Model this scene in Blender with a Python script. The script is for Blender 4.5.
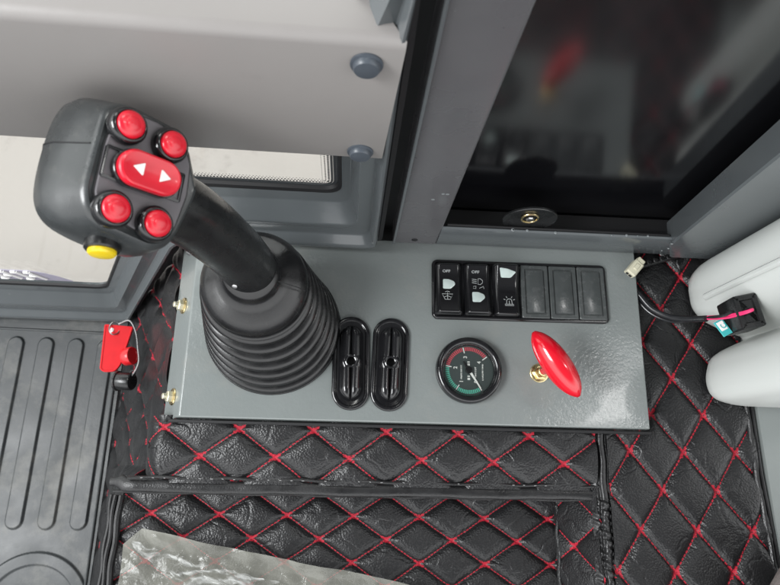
import bpy, bmesh, math, random
from mathutils import Vector, Matrix, noise
random.seed(7)
S = bpy.context.scene
C = S.collection
for o in list(bpy.data.objects): bpy.data.objects.remove(o)
MM = 0.001

# ------------------------------------------------------------------ camera
R = ((0.997192, 0.04015538, 0.06321126), (0.02101657, -0.96022346, 0.27844067), (0.07187783, -0.27633033, -0.95837108))
cam = bpy.data.cameras.new('camera'); cam_o = bpy.data.objects.new('camera', cam); C.objects.link(cam_o)
cam_o.matrix_world = Matrix(((R[0][0], -R[0][1], -R[0][2], 0), (R[1][0], -R[1][1], -R[1][2], 0), (R[2][0], -R[2][1], -R[2][2], 0.490), (0, 0, 0, 1)))
cam.sensor_width = 36; cam.lens = 36 * 600 / 780; cam.clip_start = 0.02; cam.clip_end = 60
cam.dof.use_dof = True; cam.dof.focus_distance = 0.46; cam.dof.aperture_fstop = 15
S.camera = cam_o
# ------------------------------------------------------------------ world: grey daylight, brighter low down than overhead
W = bpy.data.worlds.new('World'); S.world = W; W.use_nodes = True
nt = W.node_tree; nt.nodes.clear()
tc = nt.nodes.new('ShaderNodeTexCoord'); sx = nt.nodes.new('ShaderNodeSeparateXYZ'); cr = nt.nodes.new('ShaderNodeValToRGB')
bg = nt.nodes.new('ShaderNodeBackground'); wo = nt.nodes.new('ShaderNodeOutputWorld')
nt.links.new(tc.outputs['Generated'], sx.inputs[0]); nt.links.new(sx.outputs['Z'], cr.inputs[0])
nt.links.new(cr.outputs[0], bg.inputs[0]); nt.links.new(bg.outputs[0], wo.inputs[0])
el = cr.color_ramp.elements
el[0].position = 0.0; el[0].color = (.30, .31, .33, 1); el[1].position = 1.0; el[1].color = (.16, .165, .175, 1)
for p, c in ((.10, (1.40, 1.42, 1.44, 1)), (.52, (1.95, 1.97, 1.98, 1)), (.64, (1.42, 1.44, 1.46, 1)), (.79, (.20, .205, .215, 1))):
    e = el.new(p); e.color = c
bg.inputs[1].default_value = 1.0
# ------------------------------------------------------------------ window light as area lamps
def area(name, loc, target, sx_, sy_, power, col=(1, 1, 1)):
    l = bpy.data.lights.new(name, 'AREA'); l.shape = 'RECTANGLE'; l.size = sx_; l.size_y = sy_; l.energy = power; l.color = col
    o = bpy.data.objects.new(name, l); C.objects.link(o); o.location = loc
    o.rotation_euler = (Vector(target) - Vector(loc)).to_track_quat('-Z', 'Y').to_euler()
    return o
area('window_light', (.11, .74, 1.5), (.05, .1, 0), 0.75, .26, 5, (1, .99, .97))
area('window_light', (.90, .23, 1.5), (.2, .05, 0), .11, .26, 1.5, (1, .99, .97))
area('window_light', (-1.2, -.2, 1.3), (-.2, .05, 0), .8, .5, 24, (.97, .99, 1))
S.view_settings.view_transform = 'Standard'; S.view_settings.look = 'None'; S.view_settings.exposure = 0.5; S.view_settings.gamma = 1
S.render.engine = 'CYCLES'; S.render.resolution_x = 1024; S.render.resolution_y = 768

# ------------------------------------------------------------------ materials
class NT:
    def __init__(s, m): s.t = m.node_tree
    def n(s, typ, **kw):
        nd = s.t.nodes.new(typ)
        for k, v in kw.items(): setattr(nd, k, v)
        return nd
    def l(s, a, b): s.t.links.new(a, b)
    def m(s, op, a, b=None, c=None):
        nd = s.n('ShaderNodeMath', operation=op)
        for i, x in enumerate((a, b, c)):
            if x is None: continue
            if isinstance(x, (int, float)): nd.inputs[i].default_value = x
            else: s.l(x, nd.inputs[i])
        return nd.outputs[0]
    def mixc(s, f, a, b):
        nd = s.n('ShaderNodeMix', data_type='RGBA')
        for k, x in ((0, f), (6, a), (7, b)):
            if isinstance(x, tuple): nd.inputs[k].default_value = (*x, 1)[:4]
            elif isinstance(x, (int, float)): nd.inputs[k].default_value = x
            else: s.l(x, nd.inputs[k])
        return nd.outputs[2]
def mat(name, col, rough=.5, metal=0, coat=0, spec=.5, bumps=(), col2=None, cscale=60, camt=.5, rvar=0, sss=0, trans=0, ior=1.5, dirt=None, alpha=1):
    m = bpy.data.materials.new(name); m.use_nodes = True; q = NT(m)
    b = m.node_tree.nodes['Principled BSDF']
    b.inputs['Base Color'].default_value = (*col, 1); b.inputs['Roughness'].default_value = rough; b.inputs['Metallic'].default_value = metal
    b.inputs['Coat Weight'].default_value = coat; b.inputs['Coat Roughness'].default_value = .06; b.inputs['Specular IOR Level'].default_value = spec; b.inputs['IOR'].default_value = ior
    b.inputs['Transmission Weight'].default_value = trans; b.inputs['Alpha'].default_value = alpha
    if sss: b.inputs['Subsurface Weight'].default_value = sss; b.inputs['Subsurface Scale'].default_value = .006; b.inputs['Subsurface Radius'].default_value = (1, 1, 1)
    tcn = q.n('ShaderNodeTexCoord').outputs['Object']
    nz = q.n('ShaderNodeTexNoise'); nz.inputs['Scale'].default_value = cscale; nz.inputs['Detail'].default_value = 5; q.l(tcn, nz.inputs[0])
    c = None
    if col2:
        rr = q.n('ShaderNodeMapRange'); rr.inputs[1].default_value = .35; rr.inputs[2].default_value = .7; rr.inputs[4].default_value = camt; q.l(nz.outputs[0], rr.inputs[0])
        c = q.mixc(rr.outputs[0], col, col2)
    if dirt:   # (colour, scale, lo, hi, amount)
        n2 = q.n('ShaderNodeTexNoise'); n2.inputs['Scale'].default_value = dirt[1]; n2.inputs['Detail'].default_value = 9; n2.inputs['Roughness'].default_value = .68; q.l(tcn, n2.inputs[0])
        r2 = q.n('ShaderNodeMapRange'); r2.inputs[1].default_value = dirt[2]; r2.inputs[2].default_value = dirt[3]; r2.inputs[4].default_value = dirt[4]; q.l(n2.outputs[0], r2.inputs[0])
        c = q.mixc(r2.outputs[0], c if c else col, dirt[0])
    if c: q.l(c, b.inputs['Base Color'])
    if rvar:
        r3 = q.n('ShaderNodeMapRange'); r3.inputs[1].default_value = .3; r3.inputs[2].default_value = .7; r3.inputs[3].default_value = max(0, rough - rvar); r3.inputs[4].default_value = rough + rvar
        q.l(nz.outputs[0], r3.inputs[0]); q.l(r3.outputs[0], b.inputs['Roughness'])
    prev = None
    for typ, sc, st, dist in bumps:
        if typ == 'v': t = q.n('ShaderNodeTexVoronoi')
        else: t = q.n('ShaderNodeTexNoise'); t.inputs['Detail'].default_value = 4
        t.inputs['Scale'].default_value = sc; q.l(tcn, t.inputs[0])
        bp = q.n('ShaderNodeBump'); bp.inputs['Strength'].default_value = st; bp.inputs['Distance'].default_value = dist * MM
        q.l(t.outputs[0], bp.inputs['Height'])
        if prev: q.l(prev, bp.inputs['Normal'])
        prev = bp.outputs[0]
    if prev: q.l(prev, b.inputs['Normal'])
    return m

M = {}
M['paint'] = mat('grey_green_gloss_paint', (.172, .190, .186), .15, coat=.2, bumps=(('n', 460, .8, .22), ('n', 150, .35, .35)), col2=(.186, .204, .200), cscale=18, camt=.8, rvar=.06, dirt=((.26, .25, .225), 26, .55, .8, .35))
M['frame'] = mat('blue_grey_door_paint', (.090, .100, .105), .22, coat=.3, bumps=(('n', 160, .3, .35),), col2=(.102, .112, .117), cscale=25, rvar=.06, dirt=((.25, .25, .24), 90, .66, .8, .35))
M['pillar'] = mat('grey_pillar_paint', (.088, .087, .092), .28, coat=.2, bumps=(('n', 220, .35, .35),), col2=(.11, .108, .112), cscale=14, rvar=.08, dirt=((.36, .36, .37), 120, .68, .8, .5))
M['gap'] = mat('black_rubber_seal', (.007, .007, .008), .55, bumps=(('n', 500, .3, .2),))
M['blackgloss'] = mat('gloss_black_plastic', (.008, .008, .009), .13, coat=.2, bumps=(('n', 500, .08, .1),), rvar=.04)
M['blacksatin'] = mat('satin_black_plastic', (.009, .0095, .010), .28, bumps=(('n', 700, .25, .12),), col2=(.014, .0145, .015), cscale=100, rvar=.08)
M['blank'] = mat('blank_switch_plastic', (.05, .056, .056), .22, bumps=(('n', 600, .45, .15),), rvar=.1, col2=(.075, .08, .08), cscale=160)
M['head'] = mat('joystick_hard_rubber', (.026, .029, .030), .30, coat=.15, bumps=(('n', 1500, .3, .1), ('n', 120, .15, .3)), col2=(.042, .046, .047), cscale=70, rvar=.1, dirt=((.11, .11, .10), 150, .56, .78, .45))
M['plate'] = mat('joystick_face_plastic', (.095, .088, .096), .42, bumps=(('n', 1800, .3, .08),), col2=(.11, .10, .108), cscale=120)
M['boot'] = mat('bellows_rubber', (.005, .005, .0055), .24, bumps=(('n', 650, .3, .12),), col2=(.011, .011, .0115), cscale=90, rvar=.08, dirt=((.07, .07, .065), 70, .60, .8, .35))
M['red'] = mat('red_button_plastic', (.62, .006, .022), .3, coat=.3, bumps=(('n', 200, .06, .2),), sss=.15, col2=(.5, .006, .02), cscale=120)
M['knobred'] = mat('red_gloss_knob_plastic', (.60, .004, .016), .16, coat=.5, bumps=(('n', 90, .08, .4),), col2=(.52, .004, .016), cscale=60)
M['keyred'] = mat('red_key_plastic', (.62, .012, .018), .3, bumps=(('n', 500, .2, .1),), col2=(.5, .01, .015), cscale=100)
M['white'] = mat('white_print', (.8, .8, .78), .5, col2=(.68, .68, .68), cscale=700, camt=.5)
M['dimwhite'] = mat('pale_grey_print', (.42, .44, .44), .5, col2=(.3, .31, .31), cscale=700)
M['gpr'] = mat('green_dial_print', (.12, .55, .42), .5, col2=(.1, .45, .35), cscale=700)
M['rpr'] = mat('red_dial_print', (.62, .09, .12), .5, col2=(.52, .07, .1), cscale=700)
M['dial'] = mat('dark_dial_card', (.045, .060, .060), .45, col2=(.045, .055, .056), cscale=200, bumps=(('n', 900, .1, .1),))
M['lens'] = mat('pale_switch_glare', (.50, .60, .57), .12, coat=.4, sss=.3, col2=(.62, .70, .68), cscale=140)  # pale colour standing in for reflections on the rocker tops
M['yellow'] = mat('yellow_button_plastic', (.75, .55, .01), .3, coat=.2, col2=(.65, .46, .01), cscale=200)
M['brass'] = mat('zinc_yellow_brass', (.72, .56, .27), .25, metal=1, col2=(.8, .72, .5), cscale=260, bumps=(('n', 900, .3, .1),), rvar=.1)
M['zinc'] = mat('pale_zinc_nut', (.66, .62, .46), .35, metal=.7, col2=(.5, .5, .45), cscale=300, bumps=(('n', 700, .3, .1),))
M['steel'] = mat('bright_steel', (.4, .4, .4), .28, metal=1, col2=(.5, .5, .5), cscale=300)
M['visor'] = mat('beige_grey_sheet_plastic', (.215, .203, .195), .42, bumps=(('n', 1200, .25, .12), ('n', 35, .25, 1.2)), dirt=((.13, .12, .115), 30, .60, .8, .35), col2=(.235, .222, .213), cscale=9, rvar=.05)
M['plug'] = mat('blue_grey_plug', (.055, .066, .08), .38, bumps=(('n', 800, .15, .1),), col2=(.07, .08, .095), cscale=200)
M['tank'] = mat('milky_tank_plastic', (.55, .57, .55), .36, sss=.5, bumps=(('n', 60, .12, .6), ('n', 900, .1, .08)), col2=(.565, .585, .56), cscale=12)
M['mat'] = mat('black_rubber_mat', (.028, .032, .034), .44, bumps=(('n', 500, .4, .2), ('n', 60, .25, .8)), col2=(.042, .047, .049), cscale=16, camt=.9, rvar=.1, dirt=((.19, .185, .165), 14, .50, .72, .6))
M['darkpanel'] = mat('dark_tinted_glass', (.004, .004, .005), .15, bumps=(('n', 8, .05, 1.0),), spec=1.0, ior=1.75, rvar=.02, col2=(.007, .007, .008), cscale=10)
M['darkwall'] = mat('dark_cab_wall', (.010, .011, .012), .6, col2=(.02, .02, .02), cscale=20)
M['ledge'] = mat('grey_ledge_paint', (.20, .22, .215), .4, bumps=(('n', 300, .3, .3),), col2=(.24, .26, .25), cscale=20, rvar=.06)
M['welt'] = mat('black_leatherette_welt', (.009, .009, .0095), .34, bumps=(('v', 900, .45, .22), ('n', 90, .35, .9)), col2=(.02, .02, .021), cscale=60, rvar=.1)
M['ground'] = mat('pale_concrete_ground', (.60, .555, .515), .9, col2=(.52, .48, .445), cscale=2.2, camt=.8, dirt=((.36, .31, .29), 9, .58, .75, .7), bumps=(('n', 30, .3, 5),))
M['cream'] = mat('cream_connector_plastic', (.52, .50, .38), .4, col2=(.45, .43, .33), cscale=300)
M['pink'] = mat('pink_wire', (.75, .04, .16), .35, col2=(.65, .03, .13), cscale=300)
M['cable'] = mat('black_cable_sleeve', (.016, .017, .019), .25, bumps=(('n', 400, .2, .2),), col2=(.03, .03, .032), cscale=200)
M['teal'] = mat('teal_tag', (.05, .42, .42), .4, col2=(.06, .36, .38), cscale=300)
M['sticker'] = mat('purple_grey_sticker', (.34, .32, .40), .5, col2=(.39, .37, .44), cscale=100)
M['fabric'] = mat('grey_brown_cloth', (.20, .17, .16), .9, bumps=(('v', 900, .8, .6), ('n', 90, .8, 2)), col2=(.28, .25, .24), cscale=60)
M['thread'] = mat('pale_thread', (.28, .28, .28), .6, col2=(.3, .3, .3), cscale=800)
M['redthread'] = mat('red_thread', (.60, .012, .04), .55, col2=(.42, .01, .03), cscale=900)
M['silverdirt'] = mat('chipped_paint', (.2, .215, .22), .4, col2=(.2, .22, .23), cscale=600, bumps=(('n', 500, .6, .4),))

def leather():
    m = bpy.data.materials.new('quilted_black_leatherette'); m.use_nodes = True; q = NT(m); b = m.node_tree.nodes['Principled BSDF']
    uv = q.n('ShaderNodeUVMap'); uv.uv_map = 'UVMap'; sp = q.n('ShaderNodeSeparateXYZ'); q.l(uv.outputs[0], sp.inputs[0])
    A, B = sp.outputs[0], sp.outputs[1]
    # slight wobble so that seams are not ruler straight
    tcn = q.n('ShaderNodeTexCoord').outputs['Object']
    wn = q.n('ShaderNodeTexNoise'); wn.inputs['Scale'].default_value = 45; q.l(tcn, wn.inputs[0])
    wob = q.m('MULTIPLY', q.m('SUBTRACT', wn.outputs[0], .5), .05)
    A = q.m('ADD', A, wob); B = q.m('SUBTRACT', B, wob)
    sa = q.m('SUBTRACT', A, q.m('ROUND', A)); sb = q.m('SUBTRACT', B, q.m('ROUND', B))
    D = 34.0
    da = q.m('MULTIPLY', q.m('ABSOLUTE', sa), D); db = q.m('MULTIPLY', q.m('ABSOLUTE', sb), D)
    lt = lambda a, v: q.m('LESS_THAN', a, v)
    dashA = lt(q.m('FRACT', q.m('MULTIPLY', B, 11.0)), .74); dashB = lt(q.m('FRACT', q.m('MULTIPLY', A, 11.0)), .74)
    la = q.m('MULTIPLY', lt(da, .48), dashA); lb = q.m('MULTIPLY', lt(db, .48), dashB)
    mx = q.m('MAXIMUM', da, db); mn = q.m('MINIMUM', da, db)
    xk = q.m('MULTIPLY', lt(mx, 4.6), lt(mn, 1.0))
    up = q.m('MULTIPLY', q.m('ABSOLUTE', q.m('ADD', sa, sb)), 27.0); vp = q.m('MULTIPLY', q.m('ABSOLUTE', q.m('SUBTRACT', sa, sb)), 27.0)
    bar = q.m('MULTIPLY', lt(q.m('ABSOLUTE', q.m('SUBTRACT', vp, 2.3)), .75), lt(up, 4.2))
    gapn = q.n('ShaderNodeTexNoise'); gapn.inputs['Scale'].default_value = 900; q.l(tcn, gapn.inputs[0])
    knot = q.m('MULTIPLY', q.m('MAXIMUM', xk, bar), q.m('GREATER_THAN', gapn.outputs[0], .43))
    red = q.m('MAXIMUM', q.m('MAXIMUM', la, lb), knot)
    cn = q.n('ShaderNodeTexNoise'); cn.inputs['Scale'].default_value = 40; cn.inputs['Detail'].default_value = 6; q.l(tcn, cn.inputs[0])
    base = q.mixc(cn.outputs[0], (.007, .007, .0075), (.015, .015, .016))
    q.l(q.mixc(red, base, (.40, .006, .024)), b.inputs['Base Color'])
    q.l(q.m('ADD', .37, q.m('MULTIPLY', red, .3)), b.inputs['Roughness'])
    vo = q.n('ShaderNodeTexVoronoi'); vo.inputs['Scale'].default_value = 620; q.l(tcn, vo.inputs[0])
    b1 = q.n('ShaderNodeBump'); b1.inputs['Strength'].default_value = .6; b1.inputs['Distance'].default_value = .00055; b1.invert = True; q.l(vo.outputs[0], b1.inputs['Height'])
    n2 = q.n('ShaderNodeTexNoise'); n2.inputs['Scale'].default_value = 75; n2.inputs['Detail'].default_value = 3; n2.inputs['Distortion'].default_value = 1.2; q.l(tcn, n2.inputs[0])
    b2 = q.n('ShaderNodeBump'); b2.inputs['Strength'].default_value = .15; b2.inputs['Distance'].default_value = .0012; q.l(n2.outputs[0], b2.inputs['Height']); q.l(b1.outputs[0], b2.inputs['Normal'])
    # creases: thin ridged wrinkles
    n3 = q.n('ShaderNodeTexNoise'); n3.inputs['Scale'].default_value = 22; n3.inputs['Detail'].default_value = 2; q.l(tcn, n3.inputs[0])
    cs = q.m('MINIMUM', q.m('MULTIPLY', q.m('ABSOLUTE', q.m('SUBTRACT', n3.outputs[0], .5)), 45.0), 1.0)
    b3 = q.n('ShaderNodeBump'); b3.inputs['Strength'].default_value = .55; b3.inputs['Distance'].default_value = .0006; q.l(cs, b3.inputs['Height']); q.l(b2.outputs[0], b3.inputs['Normal'])
    b4 = q.n('ShaderNodeBump'); b4.inputs['Strength'].default_value = .8; b4.inputs['Distance'].default_value = .0006; q.l(red, b4.inputs['Height']); q.l(b3.outputs[0], b4.inputs['Normal'])
    q.l(b4.outputs[0], b.inputs['Normal'])
    return m
M['leather'] = leather()

def glassmat():
    m = bpy.data.materials.new('clear_window_glass'); m.use_nodes = True; q = NT(m); t = m.node_tree; t.nodes.remove(t.nodes['Principled BSDF'])
    tr = q.n('ShaderNodeBsdfTransparent'); gl = q.n('ShaderNodeBsdfGlossy'); gl.inputs['Roughness'].default_value = .03; mx = q.n('ShaderNodeMixShader'); fr = q.n('ShaderNodeFresnel')
    tr.inputs[0].default_value = (.95, .96, .95, 1)
    q.l(q.m('MULTIPLY', fr.outputs[0], .35), mx.inputs[0]); q.l(tr.outputs[0], mx.inputs[1]); q.l(gl.outputs[0], mx.inputs[2]); q.l(mx.outputs[0], t.nodes['Material Output'].inputs[0])
    return m
M['glass'] = glassmat()
def fritmat():
    m = bpy.data.materials.new('black_ceramic_frit_dots'); m.use_nodes = True; q = NT(m); t = m.node_tree; b = t.nodes['Principled BSDF']
    b.inputs['Base Color'].default_value = (.03, .033, .036, 1)
    uv = q.n('ShaderNodeUVMap'); uv.uv_map = 'UVMap'; sp = q.n('ShaderNodeSeparateXYZ'); q.l(uv.outputs[0], sp.inputs[0])
    row = q.m('FLOOR', sp.outputs[1]); x = q.m('ADD', sp.outputs[0], q.m('MULTIPLY', row, .5))
    dx = q.m('SUBTRACT', q.m('FRACT', x), .5); dy = q.m('SUBTRACT', q.m('FRACT', sp.outputs[1]), .5)
    d = q.m('SQRT', q.m('ADD', q.m('MULTIPLY', dx, dx), q.m('MULTIPLY', dy, dy)))
    rad = q.m('SUBTRACT', .78, q.m('MULTIPLY', sp.outputs[1], .11))
    q.l(q.m('LESS_THAN', d, rad), b.inputs['Alpha'])
    return m
M['frit'] = fritmat()
def sheetmat():
    m = bpy.data.materials.new('milky_clear_plastic_film'); m.use_nodes = True; q = NT(m); t = m.node_tree; b = t.nodes['Principled BSDF']
    tcn = q.n('ShaderNodeTexCoord').outputs['Object']
    n = q.n('ShaderNodeTexNoise'); n.inputs['Scale'].default_value = 26; n.inputs['Detail'].default_value = 6; q.l(tcn, n.inputs[0])
    mr = q.n('ShaderNodeMapRange'); mr.inputs[1].default_value = .35; mr.inputs[2].default_value = .7; mr.inputs[3].default_value = .42; mr.inputs[4].default_value = .74; q.l(n.outputs[0], mr.inputs[0])
    q.l(mr.outputs[0], b.inputs['Alpha']); b.inputs['Base Color'].default_value = (.24, .24, .21, 1); b.inputs['Roughness'].default_value = .16
    n2 = q.n('ShaderNodeTexNoise'); n2.inputs['Scale'].default_value = 120; n2.inputs['Detail'].default_value = 5; n2.inputs['Distortion'].default_value = 1.5; q.l(tcn, n2.inputs[0])
    bp = q.n('ShaderNodeBump'); bp.inputs['Strength'].default_value = .5; bp.inputs['Distance'].default_value = .0015; q.l(n2.outputs[0], bp.inputs['Height']); q.l(bp.outputs[0], b.inputs['Normal'])
    return m
M['film'] = sheetmat()
def glintmat():
    m = mat('film_crease_glints', (.50, .51, .50), .22, bumps=(('n', 200, .35, .7),)); q = NT(m); b = m.node_tree.nodes['Principled BSDF']  # white reflections on the film's creases, put into colour and alpha streaks
    tcn = q.n('ShaderNodeTexCoord').outputs['Object']; mp = q.n('ShaderNodeMapping'); mp.inputs['Rotation'].default_value = (0, 0, .55); mp.inputs['Scale'].default_value = (1, 2.4, 1); q.l(tcn, mp.inputs[0])
    n = q.n('ShaderNodeTexNoise'); n.inputs['Scale'].default_value = 30; n.inputs['Detail'].default_value = 3; n.inputs['Distortion'].default_value = .8; q.l(mp.outputs[0], n.inputs[0])
    r = q.m('SUBTRACT', 1.0, q.m('MULTIPLY', q.m('ABSOLUTE', q.m('SUBTRACT', n.outputs[0], .5)), 13.0))
    a = q.n('ShaderNodeMath', operation='ADD', use_clamp=True); q.l(q.m('MULTIPLY', r, .42), a.inputs[0]); a.inputs[1].default_value = .20; q.l(a.outputs[0], b.inputs['Alpha'])
    return m
M['crease_glint'] = glintmat()

# ------------------------------------------------------------------ geometry helpers (all in millimetres, world coordinates)
BASE = {}
def props(o, label=None, cat=None, group=None, kind=None):
    if label: o['label'] = label
    if cat: o['category'] = cat
    if group: o['group'] = group
    if kind: o['kind'] = kind
    return o
def thing(name, loc, label, cat, group=None):
    o = bpy.data.objects.new(name, None); C.objects.link(o); o.empty_display_size = .02
    o.location = Vector(loc) * MM; BASE[o] = Vector(loc); return props(o, label, cat, group)
class G:
    def __init__(s): s.v = []; s.f = []; s.uv = None
    def add(s, vs, fs):
        k = len(s.v); s.v += [Vector(v) for v in vs]; s.f += [tuple(i + k for i in f) for f in fs]; return s
def obj(name, g, m, parent=None, base=None, smooth=True, label=None, cat=None, group=None, kind=None, sub=0, angle=35, solid=0):
    base = BASE[parent] if parent is not None else Vector(base if base is not None else (0, 0, 0))
    me = bpy.data.meshes.new(name); me.from_pydata([(v - base) * MM for v in g.v], [], g.f); me.validate()
    if g.uv:
        ul = me.uv_layers.new(name='UVMap')
        for lp in me.loops: ul.data[lp.index].uv = g.uv[lp.vertex_index]
    bm = bmesh.new(); bm.from_mesh(me)
    if not g.uv: bmesh.ops.remove_doubles(bm, verts=bm.verts, dist=1e-6)
    bmesh.ops.recalc_face_normals(bm, faces=bm.faces); bm.to_mesh(me); bm.free()
    me.materials.append(M[m]); 
    for p in me.polygons: p.use_smooth = smooth
    if smooth: me.set_sharp_from_angle(angle=math.radians(angle))
    o = bpy.data.objects.new(name, me); C.objects.link(o)
    if parent is not None: o.parent = parent
    else: o.location = base * MM
    BASE[o] = base
    if solid:
        md = o.modifiers.new('thick', 'SOLIDIFY'); md.thickness = solid * MM; md.offset = -1
    if sub:
        md = o.modifiers.new('sub', 'SUBSURF'); md.levels = sub; md.render_levels = sub
    return props(o, label, cat, group, kind)
WF = (Vector((0, 0, 0)), Vector((1, 0, 0)), Vector((0, 1, 0)), Vector((0, 0, 1)))
def at(o, fr=WF): return (Vector(o), fr[1], fr[2], fr[3])
def fr(o, ez, ex=None):
    ez = Vector(ez).normalized(); ex = Vector(ex) if ex else (Vector((1, 0, 0)) if abs(ez.x) < .9 else Vector((0, 1, 0)))
    ex = (ex - ez * ex.dot(ez)).normalized(); return (Vector(o), ex, ez.cross(ex), ez)
def T(f, x, y, z): return f[0] + f[1] * x + f[2] * y + f[3] * z
def circle(r, n=48): return [(r * math.cos(2 * math.pi * i / n), r * math.sin(2 * math.pi * i / n)) for i in range(n)]
def rrect(w, h, r, n=6):
    out = []
    for cx, cy, a in ((w/2 - r, h/2 - r, 0), (-w/2 + r, h/2 - r, 90), (-w/2 + r, -h/2 + r, 180), (w/2 - r, -h/2 + r, 270)):
        for i in range(n + 1):
            t = math.radians(a + 90 * i / n); out.append((cx + r * math.cos(t), cy + r * math.sin(t)))
    return out
def rpoly(pts, rad, n=6):
    out = []; N = len(pts)
    for i, p in enumerate(pts):
        a = Vector(pts[i - 1]); b = Vector(p[:2]); c = Vector(pts[(i + 1) % N])
        r = rad[i] if isinstance(rad, (list, tuple)) else rad
        a = Vector(a[:2]); c = Vector(c[:2]); d1 = a - b; d2 = c - b
        k = min(r, d1.length * .48, d2.length * .48); p0 = b + d1.normalized() * k; p2 = b + d2.normalized() * k
        for j in range(n + 1):
            t = j / n; out.append(tuple(p0 * (1 - t) ** 2 + b * 2 * t * (1 - t) + p2 * t * t))
    return out
def inset(pts, d):
    N = len(pts); ar = sum(pts[i][0] * pts[(i+1) % N][1] - pts[(i+1) % N][0] * pts[i][1] for i in range(N)); s = 1 if ar > 0 else -1; out = []
    for i in range(N):
        a = Vector(pts[i-1]); b = Vector(pts[i]); c = Vector(pts[(i+1) % N]); e1 = (b - a); e2 = (c - b)
        e1 = e1.normalized() if e1.length > 1e-6 else e2.normalized(); e2 = e2.normalized() if e2.length > 1e-6 else e1
        n1 = Vector((-e1.y, e1.x)) * s; n2 = Vector((-e2.y, e2.x)) * s; n = n1 + n2
        n = n / max(.5, n.length_squared / 2) if n.length > 1e-6 else n1
        out.append(tuple(b + n * d))
    return out
def loft(g, secs, cap0=True, cap1=True, closed=True):
    n = len(secs[0]); vs = [p for s in secs for p in s]; fs = []
    for k in range(len(secs) - 1):
        for i in range(n if closed else n - 1):
            j = (i + 1) % n; fs.append((k*n+i, k*n+j, (k+1)*n+j, (k+1)*n+i))
    if cap0: fs.append(tuple(range(n))[::-1])
    if cap1: fs.append(tuple((len(secs)-1)*n + i for i in range(n)))
    return g.add(vs, fs)
def stack(g, f, pts, prof, cap0=True, cap1=True):
    return loft(g, [[T(f, x, y, z) for x, y in inset(pts, d)] for d, z in prof], cap0, cap1)
def lathe(g, f, prof, n=48, cap0=True, cap1=True, shift=None):
    secs = []
    for r, z in prof: secs.append([T(f, x * r, y * r, z) for x, y in circle(1, n)])
    return loft(g, secs, cap0, cap1)
def smooth_path(pts, n=8):
    pts = [Vector(p) for p in pts]; out = []
    P = [pts[0] * 2 - pts[1]] + pts + [pts[-1] * 2 - pts[-2]]
    for i in range(1, len(P) - 2):
        for j in range(n):
            t = j / n; a, b, c, d = P[i-1], P[i], P[i+1], P[i+2]
            out.append(.5 * ((2*b) + (c - a) * t + (2*a - 5*b + 4*c - d) * t*t + (3*b - a - 3*c + d) * t**3))
    return out + [pts[-1]]
def tube(g, path, rad, n=10, sq=1.0, closed=False):
    path = [Vector(p) for p in path]; N = len(path); secs = []; prev = None
    for i, p in enumerate(path):
        a = path[i-1] if (i or closed) else p; b = path[(i+1) % N] if (i < N-1 or closed) else p
        t = (b - a).normalized()
        if prev is None: e = t.cross(Vector((0, 0, 1))); e = e if e.length > .05 else t.cross(Vector((1, 0, 0)))
        else: e = prev - t * prev.dot(t)
        e.normalize(); prev = e; h = t.cross(e); r = rad[i] if isinstance(rad, (list, tuple)) else rad
        secs.append([p + e * (r * math.cos(2*math.pi*k/n)) + h * (r * sq * math.sin(2*math.pi*k/n)) for k in range(n)])
    if closed: secs.append(secs[0]); return loft(g, secs, False, False)
    return loft(g, secs)
def prism(g, f, pts, z0, z1, bev=.4): return stack(g, f, pts, [(0, z0), (0, z1 - bev), (bev * .3, z1 - bev * .3), (bev, z1)])
def box(g, c, s, bev=.5, f=WF):
    f2 = at(T(f, *c), f); w, h, d = s; b = min(bev, w*.3, h*.3, d*.3)
    return stack(g, f2, rrect(w, h, max(b, .01), 3), [(b, -d/2), (0, -d/2 + b), (0, d/2 - b), (b, d/2)])
def grid(g, fn, nu, nv, uvf=None):
    k = len(g.v); vs = []; 
    if uvf and g.uv is None: g.uv = []
    for j in range(nv + 1):
        for i in range(nu + 1):
            a, b = i / nu, j / nv; vs.append(fn(a, b))
            if uvf: g.uv.append(uvf(a, b))
    return g.add(vs, [(j*(nu+1)+i, j*(nu+1)+i+1, (j+1)*(nu+1)+i+1, (j+1)*(nu+1)+i) for j in range(nv) for i in range(nu)])
def text_geo(g, s, f, size, sxs=1.0, lift=0.0, align='CENTER'):
    cu = bpy.data.curves.new('t', 'FONT'); cu.body = s; cu.size = size; cu.align_x = align; cu.align_y = 'CENTER'; cu.offset = size * .02; cu.resolution_u = 3
    o = bpy.data.objects.new('t', cu); C.objects.link(o); bpy.context.view_layer.update()
    me = bpy.data.meshes.new_from_object(o.evaluated_get(bpy.context.evaluated_depsgraph_get()))
    g.add([T(f, v.co.x * sxs, v.co.y, lift) for v in me.vertices], [tuple(p.vertices) for p in me.polygons])
    bpy.data.objects.remove(o); bpy.data.curves.remove(cu); bpy.data.meshes.remove(me); return g
def pillow(A, B, D=34.0, h=3.4):
    a = abs(A - round(A)) * D; b = abs(B - round(B)) * D; m = min(a, b); k = math.hypot(a, b)
    return h * 1.5 * (1 - math.exp(-m / 3.4)) - .9 * math.exp(-(k / 4.0) ** 2)
def nz(x, y, s, seed=0.0): return noise.noise(Vector((x / s, y / s, seed)))

# ================================================================== SETTING
g = G(); grid(g, lambda a, b: Vector((-1500 + 2900 * a, -1600 + 1806 * b, -331)), 2, 2)
obj('floor', g, 'darkwall', kind='structure')
g = G(); g.add([(-15000, 150, -1500), (15000, 150, -1500), (15000, 20000, -1500), (-15000, 20000, -1500)], [(0, 1, 2, 3)])
obj('ground', g, 'ground', kind='structure')
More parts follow.
